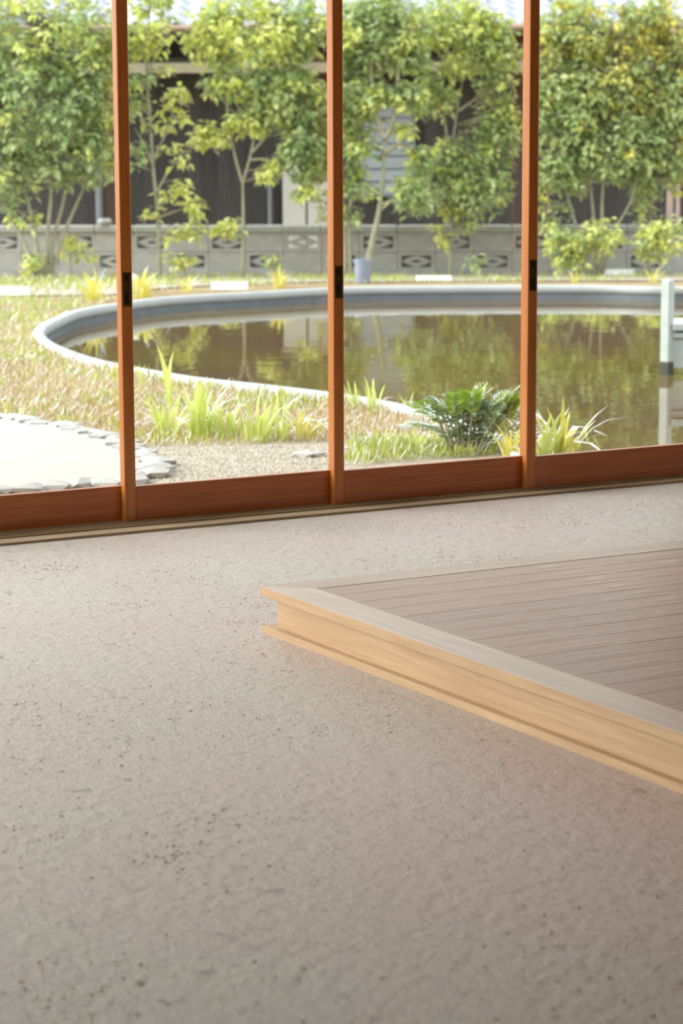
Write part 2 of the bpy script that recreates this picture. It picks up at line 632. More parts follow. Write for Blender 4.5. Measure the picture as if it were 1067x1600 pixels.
# ------------------------------------------------------------------ pond
rim_px = [(58, 519), (66, 508), (88, 497), (112, 487), (144, 480), (176, 475), (262, 464), (400, 456), (530, 449), (640, 447), (800, 446), (940, 446), (1067, 448)]
far = [gp(*q, 0.02) for q in rim_px]
near_px = [(1067, 772), (960, 752), (850, 728), (790, 690), (721, 658), (676, 646), (594, 627), (511, 614), (400, 601), (300, 590), (210, 575), (150, 563), (105, 549), (75, 536), (61, 525)]
near = [gp(*q, 0.02) for q in near_px]
near[0] = Vector((7.2, 8.50, 0.02))
near[1] = Vector((6.45, 8.52, 0.02))
beyond = [Vector((16.0, 17.6, 0)), Vector((17.4, 15.4, 0)), Vector((16.6, 12.4, 0)), Vector((13.0, 9.6, 0)), Vector((9.5, 8.6, 0))]
loop = catmull(far + beyond + near, True, 5)
loop = [Vector((p.x, p.y, 0)) for p in loop]
NL = len(loop)
ctr = sum(loop, Vector()) / NL
area2 = sum(loop[i].x * loop[(i + 1) % NL].y - loop[(i + 1) % NL].x * loop[i].y for i in range(NL))
sgn = 1 if area2 > 0 else -1


def offset(d):
    out = []
    for i in range(NL):
        tg = (loop[(i + 1) % NL] - loop[i - 1]).normalized()
        nrm = Vector((-tg.y, tg.x, 0)) * sgn        # inward
        out.append(loop[i] + nrm * d)
    return out


def loft(prof):
    rings = [[(p.x, p.y, z) for p in offset(d)] for d, z in prof]
    vs = [v for r in rings for v in r]
    fs = []
    for i in range(len(prof) - 1):
        for k in range(NL):
            k2 = (k + 1) % NL
            fs.append((i * NL + k, i * NL + k2, (i + 1) * NL + k2, (i + 1) * NL + k))
    return MB().add(vs, fs)


WZ = -0.115
pond = thing('garden_pond', 'murky brown garden pond with a pale curved concrete rim', 'pond', (ctr.x, ctr.y, GZ))
part('rim', loft([(-0.032, GZ - 0.05), (-0.032, 0.015), (-0.026, 0.022), (0.04, 0.022), (0.05, 0.014), (0.054, -0.045), (0.04, -0.05)]), M['rim'], pond, True, 'pale concrete coping')
part('inner_wall', loft([(0.04, -0.045), (0.04, -0.30)]), M['rim_in'], pond, True, 'grey wall below the coping')
wv = [(p.x, p.y, WZ) for p in offset(0.035)]
bm = bmesh.new()
vv = [bm.verts.new(v) for v in wv]
ee = [bm.edges.new((vv[i], vv[(i + 1) % NL])) for i in range(NL)]
bmesh.ops.triangle_fill(bm, use_beauty=True, edges=ee, normal=(0, 0, 1))
bm.verts.index_update()
part('water', MB().add([v.co[:] for v in bm.verts], [tuple(v.index for v in f.verts) for f in bm.faces]), M['water'], pond, label='murky olive brown water')
bm.free()

# garden ground with the pond cut out
bm = bmesh.new()
inn = [bm.verts.new((p.x, p.y, GZ)) for p in offset(-0.02)]
FH = Vector((math.sin(YAW), math.cos(YAW), 0))
RH = Vector((math.cos(YAW), -math.sin(YAW), 0))
dF = FALL_W / math.cos(PITCH) - 1.47 * math.tan(PITCH)
bl, br = FH * dF - RH * 60, FH * dF + RH * 60
corner = [FH * -40 - RH * 60, FH * -40 + RH * 60, br, bl]
outr = [bm.verts.new((v.x, v.y, GZ)) for v in corner]
ee = [bm.edges.new((l_[i], l_[(i + 1) % len(l_)])) for l_ in (inn, outr) for i in range(len(l_))]
bmesh.ops.triangle_fill(bm, use_beauty=True, edges=ee, normal=(0, 0, 1))
bm.verts.index_update()
for f in bm.faces:
    if f.normal.z < 0:
        f.normal_flip()
gmb = MB().add([v.co[:] for v in bm.verts], [tuple(v.index for v in f.verts) for f in bm.faces])
fl_, fr2 = bl + FH * 60, br + FH * 60
zf = GZ - FALL * 60 * math.cos(PITCH) / 1.0
gmb.add([(bl.x, bl.y, GZ), (br.x, br.y, GZ), (fr2.x, fr2.y, zf), (fl_.x, fl_.y, zf)], [(0, 1, 2, 3)])
struct('garden_ground', gmb, M['soil'], label='dry soil and sparse straw around the pond')
bm.free()

# ------------------------------------------------------------------ pale path with stone edging
edge_top = [(-120, 640), (0, 656), (60, 664), (130, 676), (185, 694), (215, 711), (240, 722), (251, 731)]
edge_bot = [(240, 742), (215, 752), (185, 757), (130, 762), (60, 768), (0, 772), (-120, 782)]
poly = [gp(*q, GZ) for q in edge_top + edge_bot]
path = thing('garden_path', 'pale concrete path tongue with a white stone border outside the left door', 'path', (poly[2].x, poly[2].y, GZ))
part('paving', strip_poly([(p.x, p.y) for p in poly], GZ + 0.012, 0.05), M['path'], path)


def stone_mesh(seed):
    r_ = random.Random(seed)
    bm = bmesh.new()
    bmesh.ops.create_icosphere(bm, subdivisions=1, radius=1)
    for v in bm.verts:
        v.co *= 0.8 + 0.4 * r_.random()
        v.co.z = max(v.co.z, -0.5) * 0.5
    bm.verts.index_update()
    mb = MB().add([v.co[:] for v in bm.verts], [tuple(v.index for v in f.verts) for f in bm.faces])
    bm.free()
    return mb.mesh('edging_stone', M['stone'], smooth=False)


stones = [stone_mesh(i) for i in range(5)]
crv = catmull([gp(*q, GZ) for q in edge_top + edge_bot], False, 10)
acc = 0.0
for a_, b_ in zip(crv, crv[1:]):
    seg = (b_ - a_).length
    acc += seg
    while acc > 0.115:
        acc -= 0.115
        p = a_.lerp(b_, random.random())
        s_ = 0.055 + 0.03 * random.random()
        o = link('edging_stone', random.choice(stones), path, (p.x - path.location.x + random.uniform(-.02, .02), p.y - path.location.y + random.uniform(-.03, .03), 0.012), (0, 0, random.uniform(0, 6.28)), 1)
        o.scale = (s_ * 1.3, s_, s_ * 0.8)

# pale gravel path beyond the pond
bt = [(-100, 447), (0, 446), (100, 445), (180, 446), (250, 439), (400, 433), (500, 432), (640, 430), (800, 430), (940, 430), (1067, 431), (1200, 432)]
bb_ = [(1200, 440), (1067, 440), (940, 440), (800, 440), (640, 441), (500, 442), (400, 444), (250, 452), (180, 462), (100, 463), (0, 464), (-100, 466)]
bbr = bb_[::-1]
pmb = MB()


def lerp_px(l_, u):
    f_ = u * (len(l_) - 1)
    i_ = min(int(f_), len(l_) - 2)
    f_ -= i_
    return (l_[i_][0] * (1 - f_) + l_[i_ + 1][0] * f_, l_[i_][1] * (1 - f_) + l_[i_ + 1][1] * f_)


NXP, NYP = 60, 5
gv = []
for i in range(NXP + 1):
    a_, b_ = lerp_px(bt, i / NXP), lerp_px(bbr, i / NXP)
    for j in range(NYP + 1):
        u = j / NYP
        p = bank(a_[0] * (1 - u) + b_[0] * u, a_[1] * (1 - u) + b_[1] * u)
        gv.append((p.x, p.y, p.z + 0.012))
gf = [(i * (NYP + 1) + j, (i + 1) * (NYP + 1) + j, (i + 1) * (NYP + 1) + j + 1, i * (NYP + 1) + j + 1) for i in range(NXP) for j in range(NYP)]
pmb.add(gv, gf)
o = link('gravel_path', pmb.mesh('gravel_path', M['back_path'], gv[0]), None, gv[0])
tag(o, 'thin pale gravel path running behind the pond in front of the fence', 'path')

# ------------------------------------------------------------------ concrete block fence
FW = 28.7
FANG = -YAW - math.radians(0)
fc = at(533, 428, FW)
FZ = ground_z(FW)
fM = Matrix.Translation((fc.x, fc.y, 0)) @ Matrix.Rotation(-YAW - math.radians(4), 4, 'Z')
fence = thing('block_fence', 'weathered grey openwork concrete block wall standing behind the garden trees', 'fence', (fc.x, fc.y, FZ))
fence.rotation_euler = (0, 0, -YAW - math.radians(4))
BW, BH, BT, BZ = 0.463, 0.231, 0.11, 0.065
solid = MB().box(-BW / 2 + .002, BW / 2 - .002, 0, BT, 0.002, BH - .002, bev=0.005).mesh('block', M['block'])


def openwork():
    mb = MB()
    hx, hz, zc = 0.182, 0.074, BH / 2
    mb.box(-BW / 2 + .002, -hx, 0, BT, .002, BH - .002)
    mb.box(hx, BW / 2 - .002, 0, BT, .002, BH - .002)
    mb.box(-hx, hx, 0, BT, .002, zc - hz)
    mb.box(-hx, hx, 0, BT, zc + hz, BH - .002)
    # pierced lens in the middle of the opening
    n = 16
    for s0, s1 in ((0.012, BT - 0.012),):
        vs, fs = [], []
        for yy in (s0, s1):
            for k in range(n):
                a = 2 * PI * k / n
                ca, sa = math.cos(a), math.sin(a)
                r_ = 1 / (abs(ca) + abs(sa)) ** 0.7
                vs.append((hx * 1.0 * ca * r_, yy, zc + hz * 1.0 * sa * r_))
            for k in range(n):
                a = 2 * PI * k / n
                vs.append((0.06 * math.cos(a), yy, zc + 0.016 * math.sin(a)))
        for k in range(n):
            k2 = (k + 1) % n
            fs += [(k, k2, n + k2, n + k), (2 * n + k2, 2 * n + k, 3 * n + k, 3 * n + k2), (k2, k, 2 * n + k, 2 * n + k2), (n + k, n + k2, 3 * n + k2, 3 * n + k)]
        mb.add(vs, fs)
    return mb.mesh('openwork_block', M['block'])


ow = openwork()
cap_me = MB().box(-BW / 2 + .001, BW / 2 - .001, -0.035, BT + 0.035, 0, 0.095, bev=0.02).mesh('cap_block', M['concrete'])
foot_me = MB().box(-BW * 1.5 + .002, BW * 1.5 - .002, -0.04, BT + 0.04, -0.10, BZ, bev=0.006).mesh('footing', M['concrete'])
# upper-course openwork sits at px 236, 352, 474, 586, 706 ...
x_first = (236 - 533.5) / F_PX * FW
cols = range(-7, 22)
for c_ in cols:
    x = x_first + c_ * BW
    up = (c_ % 2 == 0)
    for course in range(2):
        me = ow if (up == (course == 1)) else solid
        o = link('openwork_block' if me is ow else 'block', me, fence, (x, random.uniform(-.004, .004), BZ + course * BH))
    link('cap_block', cap_me, fence, (x, random.uniform(-.004, .004), BZ + 2 * BH))
    if c_ % 3 == 0:
        link('footing', foot_me, fence, (x, 0, 0))

# pale rounded block left on the fence cap
q = at(164, 344, FW + .1)
o = link('capping_stone', MB().box(-.085, .085, -.05, .05, 0, .085, bev=0.03).mesh('capping_stone', M['rim']), None, (q.x, q.y, FZ + BZ + 2 * BH + 0.094))
tag(o, 'white rounded block resting on the concrete fence cap beside the leftmost post', 'block')

# ------------------------------------------------------------------ neighbouring house
HW = 31.6
hz_rot = -YAW
hc = at(533.5, 214, HW)
house = thing('neighbour_house', 'dark timber house with silver tiled roof behind the concrete fence', 'house', (hc.x, hc.y, 0))
house.rotation_euler = (0, 0, hz_rot)


def hx(px, w=HW):
    return (px - 533.5) / F_PX * w


def hz(py, w=HW):
    return 1.45 + (214 - py) / F_PX * w * 1.0


def hpart(name, mb, mat, parent=house, **kw):
    o = link(name, mb.mesh(name, mat), parent)
    for k_, v_ in kw.items():
        o[k_] = v_
    return o


xl, xr = hx(-220), hx(1300)
hpart('wall', MB().box(xl, xr, 0.03, 3.0, -0.6, 3.4), M['dark_boards'])
board_me = MB().box(-.099, .099, 0, 0.03, -0.3, hz(112), bev=0.003).mesh('siding_board', M['dark_boards'])
xb = xl + 0.1
while xb < xr - 0.1:
    inside_window = hx(560) - .1 < xb < hx(648) + .1 or hx(438) - .1 < xb < hx(512) + .1
    if not inside_window:
        link('siding_board', board_me, house, (xb, random.uniform(-0.004, 0.0), 0))
    xb += 0.2
# canopy, eave, gutter
cz0, cz1 = hz(108, HW - 0.9), hz(88, HW - 0.05)
hpart('canopy', MB().add([(xl, -0.9, cz0), (xr, -0.9, cz0), (xr, 0.03, cz0 + 0.17), (xl, 0.03, cz0 + 0.17), (xl, -0.9, cz0 - .05), (xr, -0.9, cz0 - .05), (xr, 0.03, cz0 + 0.11), (xl, 0.03, cz0 + 0.11)],
                         [(0, 1, 2, 3), (7, 6, 5, 4), (0, 4, 5, 1), (1, 5, 6, 2), (2, 6, 7, 3), (3, 7, 4, 0)]), M['soffit'])
hpart('canopy_fascia', MB().box(xl, xr, -0.93, -0.90, cz0 - 0.055, cz0 + 0.075, bev=0.004), M['beige'], label='beige board along the canopy edge')
EO = -1.5
ez = hz(46, HW + EO)
hpart('soffit', MB().box(xl, xr, EO, 0.03, ez - 0.02, ez + 0.02), M['soffit'])
g_ = MB()
g_.tube([(xl, EO - 0.06, ez), (xr, EO - 0.06, ez)], 0.04, 8)
hpart('gutter', g_, M['gutter'])
SL = math.radians(24)
deck = MB().add([(xl, EO, ez + .03), (xr, EO, ez + .03), (xr, EO + 4 * math.cos(SL), ez + .03 + 4 * math.sin(SL)), (xl, EO + 4 * math.cos(SL), ez + .03 + 4 * math.sin(SL))], [(0, 1, 2, 3)])
hpart('roof_deck', deck, M['soffit'])
# pan tiles: wavy section across, lapped up the slope
NW = 8
tv, tf = [], []
TWD, TL = 0.27, 0.30
for k in range(NW + 1):
    u = k / NW
    zz = 0.028 * math.sin(2 * PI * u - 0.6)
    xx = -TWD / 2 + u * TWD
    tv += [(xx, 0, zz + 0.022), (xx, TL, zz), (xx, 0, zz - 0.004)]
for k in range(NW):
    a_, b_ = 3 * k, 3 * (k + 1)
    tf += [(a_, b_, b_ + 1, a_ + 1), (a_, a_ + 2, b_ + 2, b_)]
tile_me = MB().add(tv, tf).mesh('roof_tile', M['tile'], smooth=True)
for r_ in range(6):
    s_ = r_ * 0.245 - 0.05
    for c_ in range(46):
        xx = hx(-70) + c_ * 0.262
        if xx > hx(1180):
            break
        link('roof_tile', tile_me, house, (xx, EO + s_ * math.cos(SL), ez + 0.065 + s_ * math.sin(SL)), (SL, 0, 0))
# white door and its jamb
dz0, dz1 = -0.6, hz(247)
dr = hpart('door', MB().box(hx(441), hx(477), -0.04, 0.03, dz0, dz1, bev=0.006), M['white_panel'], label='white panel door')
hpart('door', MB().box(hx(480), hx(512), -0.03, 0.03, dz0, dz1, bev=0.006), M['white_panel'], label='white panel door')
hpart('door_header', MB().box(hx(436), hx(516), -0.06, 0.03, dz1, dz1 + 0.065, bev=0.004), M['gutter'])
hpart('downpipe', MB().tube([(hx(421), -0.06, -0.3), (hx(421), -0.06, hz(288))], 0.028, 8), M['grey_paint'])
hpart('downpipe', MB().tube([(hx(154), -0.08, -0.3), (hx(154), -0.08, hz(120))], 0.05, 8), M['grey_paint'])
# louvred window
wx0, wx1, wz0, wz1 = hx(562), hx(644), hz(302), hz(164)
wf = MB()
wf.box(wx0 - .04, wx0, -0.06, 0.03, wz0 - .04, wz1 + .04)
wf.box(wx1, wx1 + .04, -0.06, 0.03, wz0 - .04, wz1 + .04)
wf.box(wx0, wx1, -0.06, 0.03, wz1, wz1 + .04)
wf.box(wx0, wx1, -0.06, 0.03, wz0 - .04, wz0)
wfo = hpart('window', wf, M['grey_paint'])
wloc_par = wfo
ns = 7
for k in range(ns):
    z0 = wz0 + (wz1 - wz0) * k / ns
    z1 = wz0 + (wz1 - wz0) * (k + 1) / ns - 0.022
    link('slat', MB().box(wx0, wx1, -0.035, -0.005, z0, z1, bev=0.003).mesh('slat', M['slat']), wfo)
hpart('window_backing', MB().box(wx0, wx1, -0.004, 0.03, wz0, wz1), M['grey_paint'], wfo)
hpart('porch_post', MB().box(hx(1043, 30.0), hx(1052, 30.0), -1.7, -1.635, -0.3, ez, bev=0.005), M['pink_wood'])
hpart('porch_post', MB().box(hx(1057, 30.3), hx(1063, 30.3), -1.4, -1.355, -0.3, ez, bev=0.005), M['pink_wood'])

# ------------------------------------------------------------------ jetty post in the pond
jp = gp(1041, 585, WZ)
wj = depth(jp)
jet = thing('jetty', 'pale timber jetty post with rope and deck edge at the right of the pond', 'jetty', (jp.x, jp.y, WZ))
jet.rotation_euler = (0, 0, -YAW + math.radians(52))
zt = 1.45 + (214 - 434) / F_PX * wj
hgt = zt - WZ
link('post', MB().box(-.034, .034, -.034, .034, 0.08, hgt, bev=0.008).mesh('post', M['jetty']), jet)
o = link('post_foot', MB().box(-.037, .037, -.037, .037, -0.3, 0.08, bev=0.006).mesh('post_foot', M['jetty_foot']), jet)
o['label'] = 'dark wet foot of the post'
inv = Matrix.Rotation(-jet.rotation_euler.z, 4, 'Z') @ Matrix.Translation((-jp.x, -jp.y, -WZ))


def jl(px, py, w):
    return inv @ at(px, py, w)


pts = [jl(1046, 447, wj - .03), jl(1058, 450, wj - .05), jl(1075, 452, wj - 0.1), jl(1110, 448, wj - .2)]
link('rope', MB().tube(pts, 0.006, 6).mesh('rope', M['rope']), jet)
Mj = Matrix.Rotation(-jet.rotation_euler.z - YAW, 4, 'Z')
zb_ = lambda py: 1.45 + (214 - py) / F_PX * wj - WZ
for (pa, pb, dy) in ((503, 513, -0.04), (517, 525, -0.02)):
    link('deck_board', MB().box(0.03, 1.1, dy, 0.5, zb_(pb), zb_(pa), Mj, bev=0.004).mesh('deck_board', M['jetty']), jet)
link('fascia', MB().box(0.035, 1.1, 0.0, 0.03, 0.04, zb_(526), Mj, bev=0.004).mesh('fascia', M['jetty']), jet)

# ------------------------------------------------------------------ white boards and the pot
boards = [((-8, 46), (463, 449), 'white blank board lying on the gravel path at the far left'),
          ((330, 387), (454, 441), 'white blank board beside the pond between first and second posts'),
          ((650, 705), (440, 431), 'white blank board on the path between second and third posts'),
          ((943, 991), (431, 421), 'white blank board under the right-hand trees')]
for (xa, xb2), (yb_, yt), lab in boards:
    p = bank((xa + xb2) / 2, yb_)
    w = depth(p)
    wd = (xb2 - xa) / F_PX * w
    hh_ = (yb_ - yt) / F_PX * w
    t_ = thing('plant_label', lab, 'board', (p.x, p.y, p.z), 'white plant label boards around the pond')
    t_.rotation_euler = (0, 0, -YAW)
    Mt = Matrix.Translation((0, 0, hh_ * 0.55)) @ Matrix.Rotation(math.radians(-35), 4, 'X')
    link('panel', MB().box(-wd / 2, wd / 2, -.006, .006, -hh_ * .55, hh_ * .55, Mt, bev=0.002).mesh('panel', M['sign']), t_)
    for s_ in (-1, 1):
        link('stake', MB().box(s_ * wd * .35 - .008, s_ * wd * .35 + .008, 0.004, 0.014, -.05, hh_ * .8).mesh('stake', M['grey_paint']), t_)

p = bank(567, 443)
w = depth(p)
r_ = 13.5 / F_PX * w
h_ = 38 / F_PX * w
pot = thing('garden_pot', 'blue grey round pot standing at the foot of the leaning tree', 'pot', (p.x, p.y, p.z))
link('body', MB().lathe([(0, 0), (r_ * .82, 0), (r_ * .86, .01), (r_ * .93, h_ * .45), (r_ * .96, h_ * .47), (r_ * .94, h_ * .5), (r_, h_ * .86), (r_ * .9, h_ * .86), (r_ * .86, h_ * .8), (0, h_ * .8)], 20).mesh('body', M['bucket'], smooth=False), pot)
link('rim', MB().lathe([(r_ * .9, h_ * .87), (r_ * 1.06, h_ * .87), (r_ * 1.06, h_), (r_ * .9, h_), (r_ * .9, h_ * .87)], 20).mesh('rim', M['bucket']), pot)

# ------------------------------------------------------------------ trees
def leaves_mb(P, Dv, Nv, L, Wd):
    """numpy: one folded two-triangle leaf per row"""
    S = np.cross(Dv, Nv)
    S /= np.linalg.norm(S, axis=1, keepdims=True) + 1e-9
    n = len(P)
    L, Wd = L[:, None], Wd[:, None]
    mid = P + Dv * L * 0.45
    v = np.empty((n, 4, 3))
    v[:, 0] = P
    v[:, 1] = mid + S * Wd * 0.5 + Nv * Wd * 0.16
    v[:, 2] = P + Dv * L - Nv * L * 0.10
    v[:, 3] = mid - S * Wd * 0.5 + Nv * Wd * 0.16
    idx = np.arange(n) * 4
    tri = np.concatenate([np.stack([idx, idx + 1, idx + 2], 1), np.stack([idx, idx + 2, idx + 3], 1)])
    return v.reshape(-1, 3), tri


def tri_mesh(name, v, tri, mat, off):
    me = bpy.data.meshes.new(name)
    v = (v - np.array(off)[None, :]).astype(np.float32)
    me.vertices.add(len(v))
    me.vertices.foreach_set('co', v.ravel())
    me.loops.add(len(tri) * 3)
    me.loops.foreach_set('vertex_index', tri.astype(np.int32).ravel())
    me.polygons.add(len(tri))
    me.polygons.foreach_set('loop_start', np.arange(len(tri), dtype=np.int32) * 3)
    me.polygons.foreach_set('loop_total', np.full(len(tri), 3, dtype=np.int32))
    me.materials.append(mat)
    me.update()
    me.validate()
    return me


def cluster_leaves(centres, nl, size):
    """umbrella-like whorls of drooping leaves at twig ends"""
    n = len(centres)
    k = np.repeat(np.arange(n), nl)
    az = rng.uniform(0, 2 * PI, len(k))
    el = rng.uniform(-1.05, 0.35, len(k))
    D = np.stack([np.cos(az) * np.cos(el), np.sin(az) * np.cos(el), np.sin(el)], 1)
    P = centres[k] + D * rng.uniform(0.0, 0.055, (len(k), 1)) + rng.normal(0, 0.028, (len(k), 3))
    N = np.stack([-np.cos(az) * np.sin(el), -np.sin(az) * np.sin(el), np.cos(el)], 1) + rng.normal(0, 0.35, (len(k), 3))
    N -= D * (N * D).sum(1, keepdims=True)
    N /= np.linalg.norm(N, axis=1, keepdims=True)
    L = rng.uniform(0.7, 1.2, len(k)) * size
    return leaves_mb(P, D, N, L, L * rng.uniform(0.48, 0.66, len(k)))


def tree(name, label, cat, base, stems, blobs, green='leaf', yellow='leaf_yellow', size=0.088, rad=0.028, nl=(9, 15), group='trees in front of the fence', mult=1.0, zfrac=0.8):
    w0 = random.uniform(26.9, 27.7)
    B = at(base[0], base[1], w0)
    B.z = ground_z(w0)
    t_ = thing(name, label, cat, B[:], group)
    size, rad = size * 1.22, rad * 1.13
    trunk = MB()
    nodes = []
    for si, st in enumerate(stems):
        dd = random.uniform(-0.12, 0.12)
        pts = []
        for i, (px_, py_) in enumerate(st):
            pts.append(at(px_, py_, w0 + dd * i / max(1, len(st) - 1)))
        if st[0][1] >= base[1] - 2:
            pts[0].z = B.z - 0.02
        pts = catmull(pts, False, 4)
        r0 = rad * (1.0 if st[0][1] > 395 else 0.62)
        rr = [r0 * (1 - 0.72 * i / (len(pts) - 1)) for i in range(len(pts))]
        trunk.tube(pts, rr, 7)
        nodes += [(p_, r_) for p_, r_ in zip(pts[2:], rr[2:])]
    NP = np.array([p_[:] for p_, _ in nodes])
    cg, cy = [], []
    for (cx, cy_, rx, ry, n, yf) in blobs:
        n = max(1, int(n * mult * (1.5 if n > 12 else 1.0)))
        for _ in range(n):
            while True:
                a, b2, c2 = random.uniform(-1, 1), random.uniform(-1, 1), random.uniform(-1, 1)
                if a * a + b2 * b2 + c2 * c2 < 1:
                    break
            s_ = w0 / F_PX
            p_ = at(cx + a * rx, cy_ + b2 * ry, w0) + FWD * c2 * min(0.75, rx * s_ * zfrac)
            (cy if random.random() < yf else cg).append(p_[:])
    allc = cg + cy
    for c3 in allc:
        cv = np.array(c3)
        dist = np.linalg.norm(NP - cv, axis=1) + np.maximum(0, NP[:, 2] - cv[2]) * 0.8
        j = int(dist.argmin())
        a = Vector(NP[j])
        b2 = Vector(c3)
        mid = a.lerp(b2, 0.55) + Vector((0, 0, 0.10 * (b2 - a).length))
        r_ = min(nodes[j][1] * 0.6, 0.009)
        trunk.tube([a, mid, b2], [r_, r_ * .7, 0.0025], 3)
    part('trunk', trunk, M['bark'], t_, True)
    for cl, mat, nm in ((cg, green, 'foliage'), (cy, yellow, 'young_foliage')):
        if not cl:
            continue
        cl = np.array(cl)
        v, tri = cluster_leaves(cl, random.randint(*nl), size)
        o = link(nm, tri_mesh(nm, v, tri, M[mat], t_.location), t_)
        o['kind'] = 'stuff'
        if nm == 'young_foliage':
            o['label'] = 'bright yellow green leaves'
    return t_


tree('garden_tree', 'bushy green tree with fanned stems left of the leftmost post', 'tree', (68, 431),
     [[(60, 431), (40, 385), (18, 340), (-5, 290)], [(65, 431), (55, 370), (45, 320), (25, 255), (10, 190)], [(70, 431), (75, 360), (80, 300), (78, 220), (90, 130), (95, 50)],
      [(75, 431), (85, 370), (100, 310), (108, 240), (115, 150), (130, 60)], [(80, 431), (95, 380), (115, 330), (140, 270), (155, 200)]],
     [(85, 50, 120, 75, 110, .45), (50, 165, 120, 85, 170, .1), (105, 240, 80, 55, 85, .08), (10, 265, 50, 55, 45, .15), (160, 140, 45, 110, 70, .2), (-40, 100, 70, 140, 80, .2), (35, 330, 30, 25, 8, .5)],
     'leaf_grey', rad=0.026, mult=1.1)
tree('garden_tree', 'slender young tree with sparse yellow green leaf whorls left of centre', 'tree', (250, 429),
     [[(250, 429), (247, 340), (240, 270), (234, 180), (229, 110), (233, 40), (235, -30)], [(245, 300), (262, 270), (278, 250), (296, 226)], [(239, 250), (258, 210), (272, 170)], [(240, 262), (225, 225), (210, 200)], [(247, 340), (275, 330), (300, 322)], [(249, 370), (275, 366), (300, 360)], [(229, 110), (250, 80), (262, 55)]],
     [(262, 115, 9, 9, 2, 1), (278, 145, 18, 14, 6, 1), (268, 165, 16, 10, 5, 1), (282, 182, 10, 8, 2, 1), (230, 197, 9, 8, 2, 1), (257, 202, 8, 9, 2, 1), (265, 228, 10, 8, 2, 1), (282, 247, 10, 8, 3, 1),
      (236, 60, 34, 28, 14, .9), (252, 15, 22, 22, 8, .9), (212, 75, 14, 30, 6, .9), (212, 160, 10, 20, 5, .5), (285, 290, 12, 10, 4, 1), (258, 302, 10, 6, 3, 1), (306, 324, 15, 14, 7, 1), (236, 336, 10, 8, 3, 1), (300, 360, 16, 14, 6, 1), (270, 362, 10, 8, 3, 1), (212, 245, 12, 20, 5, .3), (222, 120, 10, 10, 3, .6), (230, 0, 30, 25, 10, .9)],
     'leaf_grey', rad=0.024, nl=(8, 12), size=0.10)
tree('garden_tree', 'young forked tree with yellow green upper crown in front of the black wall', 'tree', (378, 430),
     [[(378, 430), (380, 340), (379, 285)], [(379, 287), (365, 235), (355, 170), (346, 100), (340, 30)], [(379, 287), (392, 240), (402, 190), (415, 120), (432, 50), (440, -20)], [(392, 240), (425, 205), (455, 180)], [(360, 220), (330, 215), (300, 225)], [(380, 340), (365, 350), (355, 355)], [(390, 250), (420, 250), (450, 270), (480, 300)]],
     [(330, 55, 42, 45, 34, .92), (322, 215, 34, 20, 20, .97), (400, 65, 95, 50, 75, .75), (445, 145, 60, 55, 70, .45), (390, 185, 40, 20, 16, .8), (470, 220, 36, 60, 45, .3), (425, 268, 20, 22, 12, .97), (355, 135, 45, 18, 18, .5), (470, 30, 48, 45, 34, .5), (480, 300, 22, 14, 9, .5), (358, 355, 20, 17, 9, 1), (405, 200, 18, 18, 8, .9), (300, 60, 14, 20, 6, .9), (370, 10, 60, 20, 18, .8)],
     'leaf_grey', rad=0.026, nl=(9, 13), size=0.095)
tree('garden_tree', 'thin green tree rising just right of the second post', 'tree', (548, 436),
     [[(548, 436), (546, 350), (551, 280), (562, 200), (557, 120), (560, 20)], [(538, 436), (540, 360), (536, 290), (525, 200), (520, 100)]],
     [(558, 70, 36, 80, 60, .2), (556, 190, 26, 50, 32, .3), (552, 275, 20, 35, 16, .35), (500, 250, 22, 90, 30, .1), (548, 330, 12, 20, 6, .6)],
     'leaf', rad=0.02)
tree('garden_tree', 'leaning forked tree behind the blue grey pot', 'tree', (572, 434),
     [[(572, 434), (580, 385), (592, 330), (599, 265), (601, 217)], [(601, 219), (588, 172), (580, 110), (585, 40)], [(601, 219), (616, 180), (622, 120), (620, 60), (612, -10)], [(600, 240), (630, 225), (655, 250)], [(594, 320), (625, 312), (655, 315)]],
     [(600, 45, 70, 60, 95, .22), (572, 145, 34, 28, 22, .15), (636, 150, 34, 22, 20, .3), (648, 305, 42, 26, 30, .25), (570, 238, 26, 12, 9, .35), (632, 203, 14, 12, 5, .95), (655, 250, 22, 22, 12, .2), (640, 90, 30, 30, 20, .4), (565, 300, 16, 14, 5, .3)],
     'leaf_grey', rad=0.042)
tree('garden_tree', 'upright forked tree just left of the third post', 'tree', (703, 430),
     [[(703, 430), (705, 330), (703, 250)], [(703, 252), (694, 180), (690, 110), (700, 30)], [(703, 252), (714, 175), (726, 110), (745, 40)], [(704, 300), (735, 290), (770, 270)], [(704, 290), (680, 285), (655, 290)], [(714, 175), (750, 150), (785, 130)]],
     [(715, 55, 80, 60, 120, .55), (675, 145, 40, 40, 36, .4), (775, 85, 40, 75, 60, .3), (768, 225, 42, 60, 60, .15), (740, 295, 60, 38, 64, .12), (662, 285, 32, 28, 22, .15), (703, 245, 34, 36, 30, .2), (698, 325, 18, 10, 7, .95), (786, 170, 20, 36, 16, .7), (690, 365, 14, 14, 4, .9), (725, 345, 30, 14, 9, .2)],
     'leaf', rad=0.024)
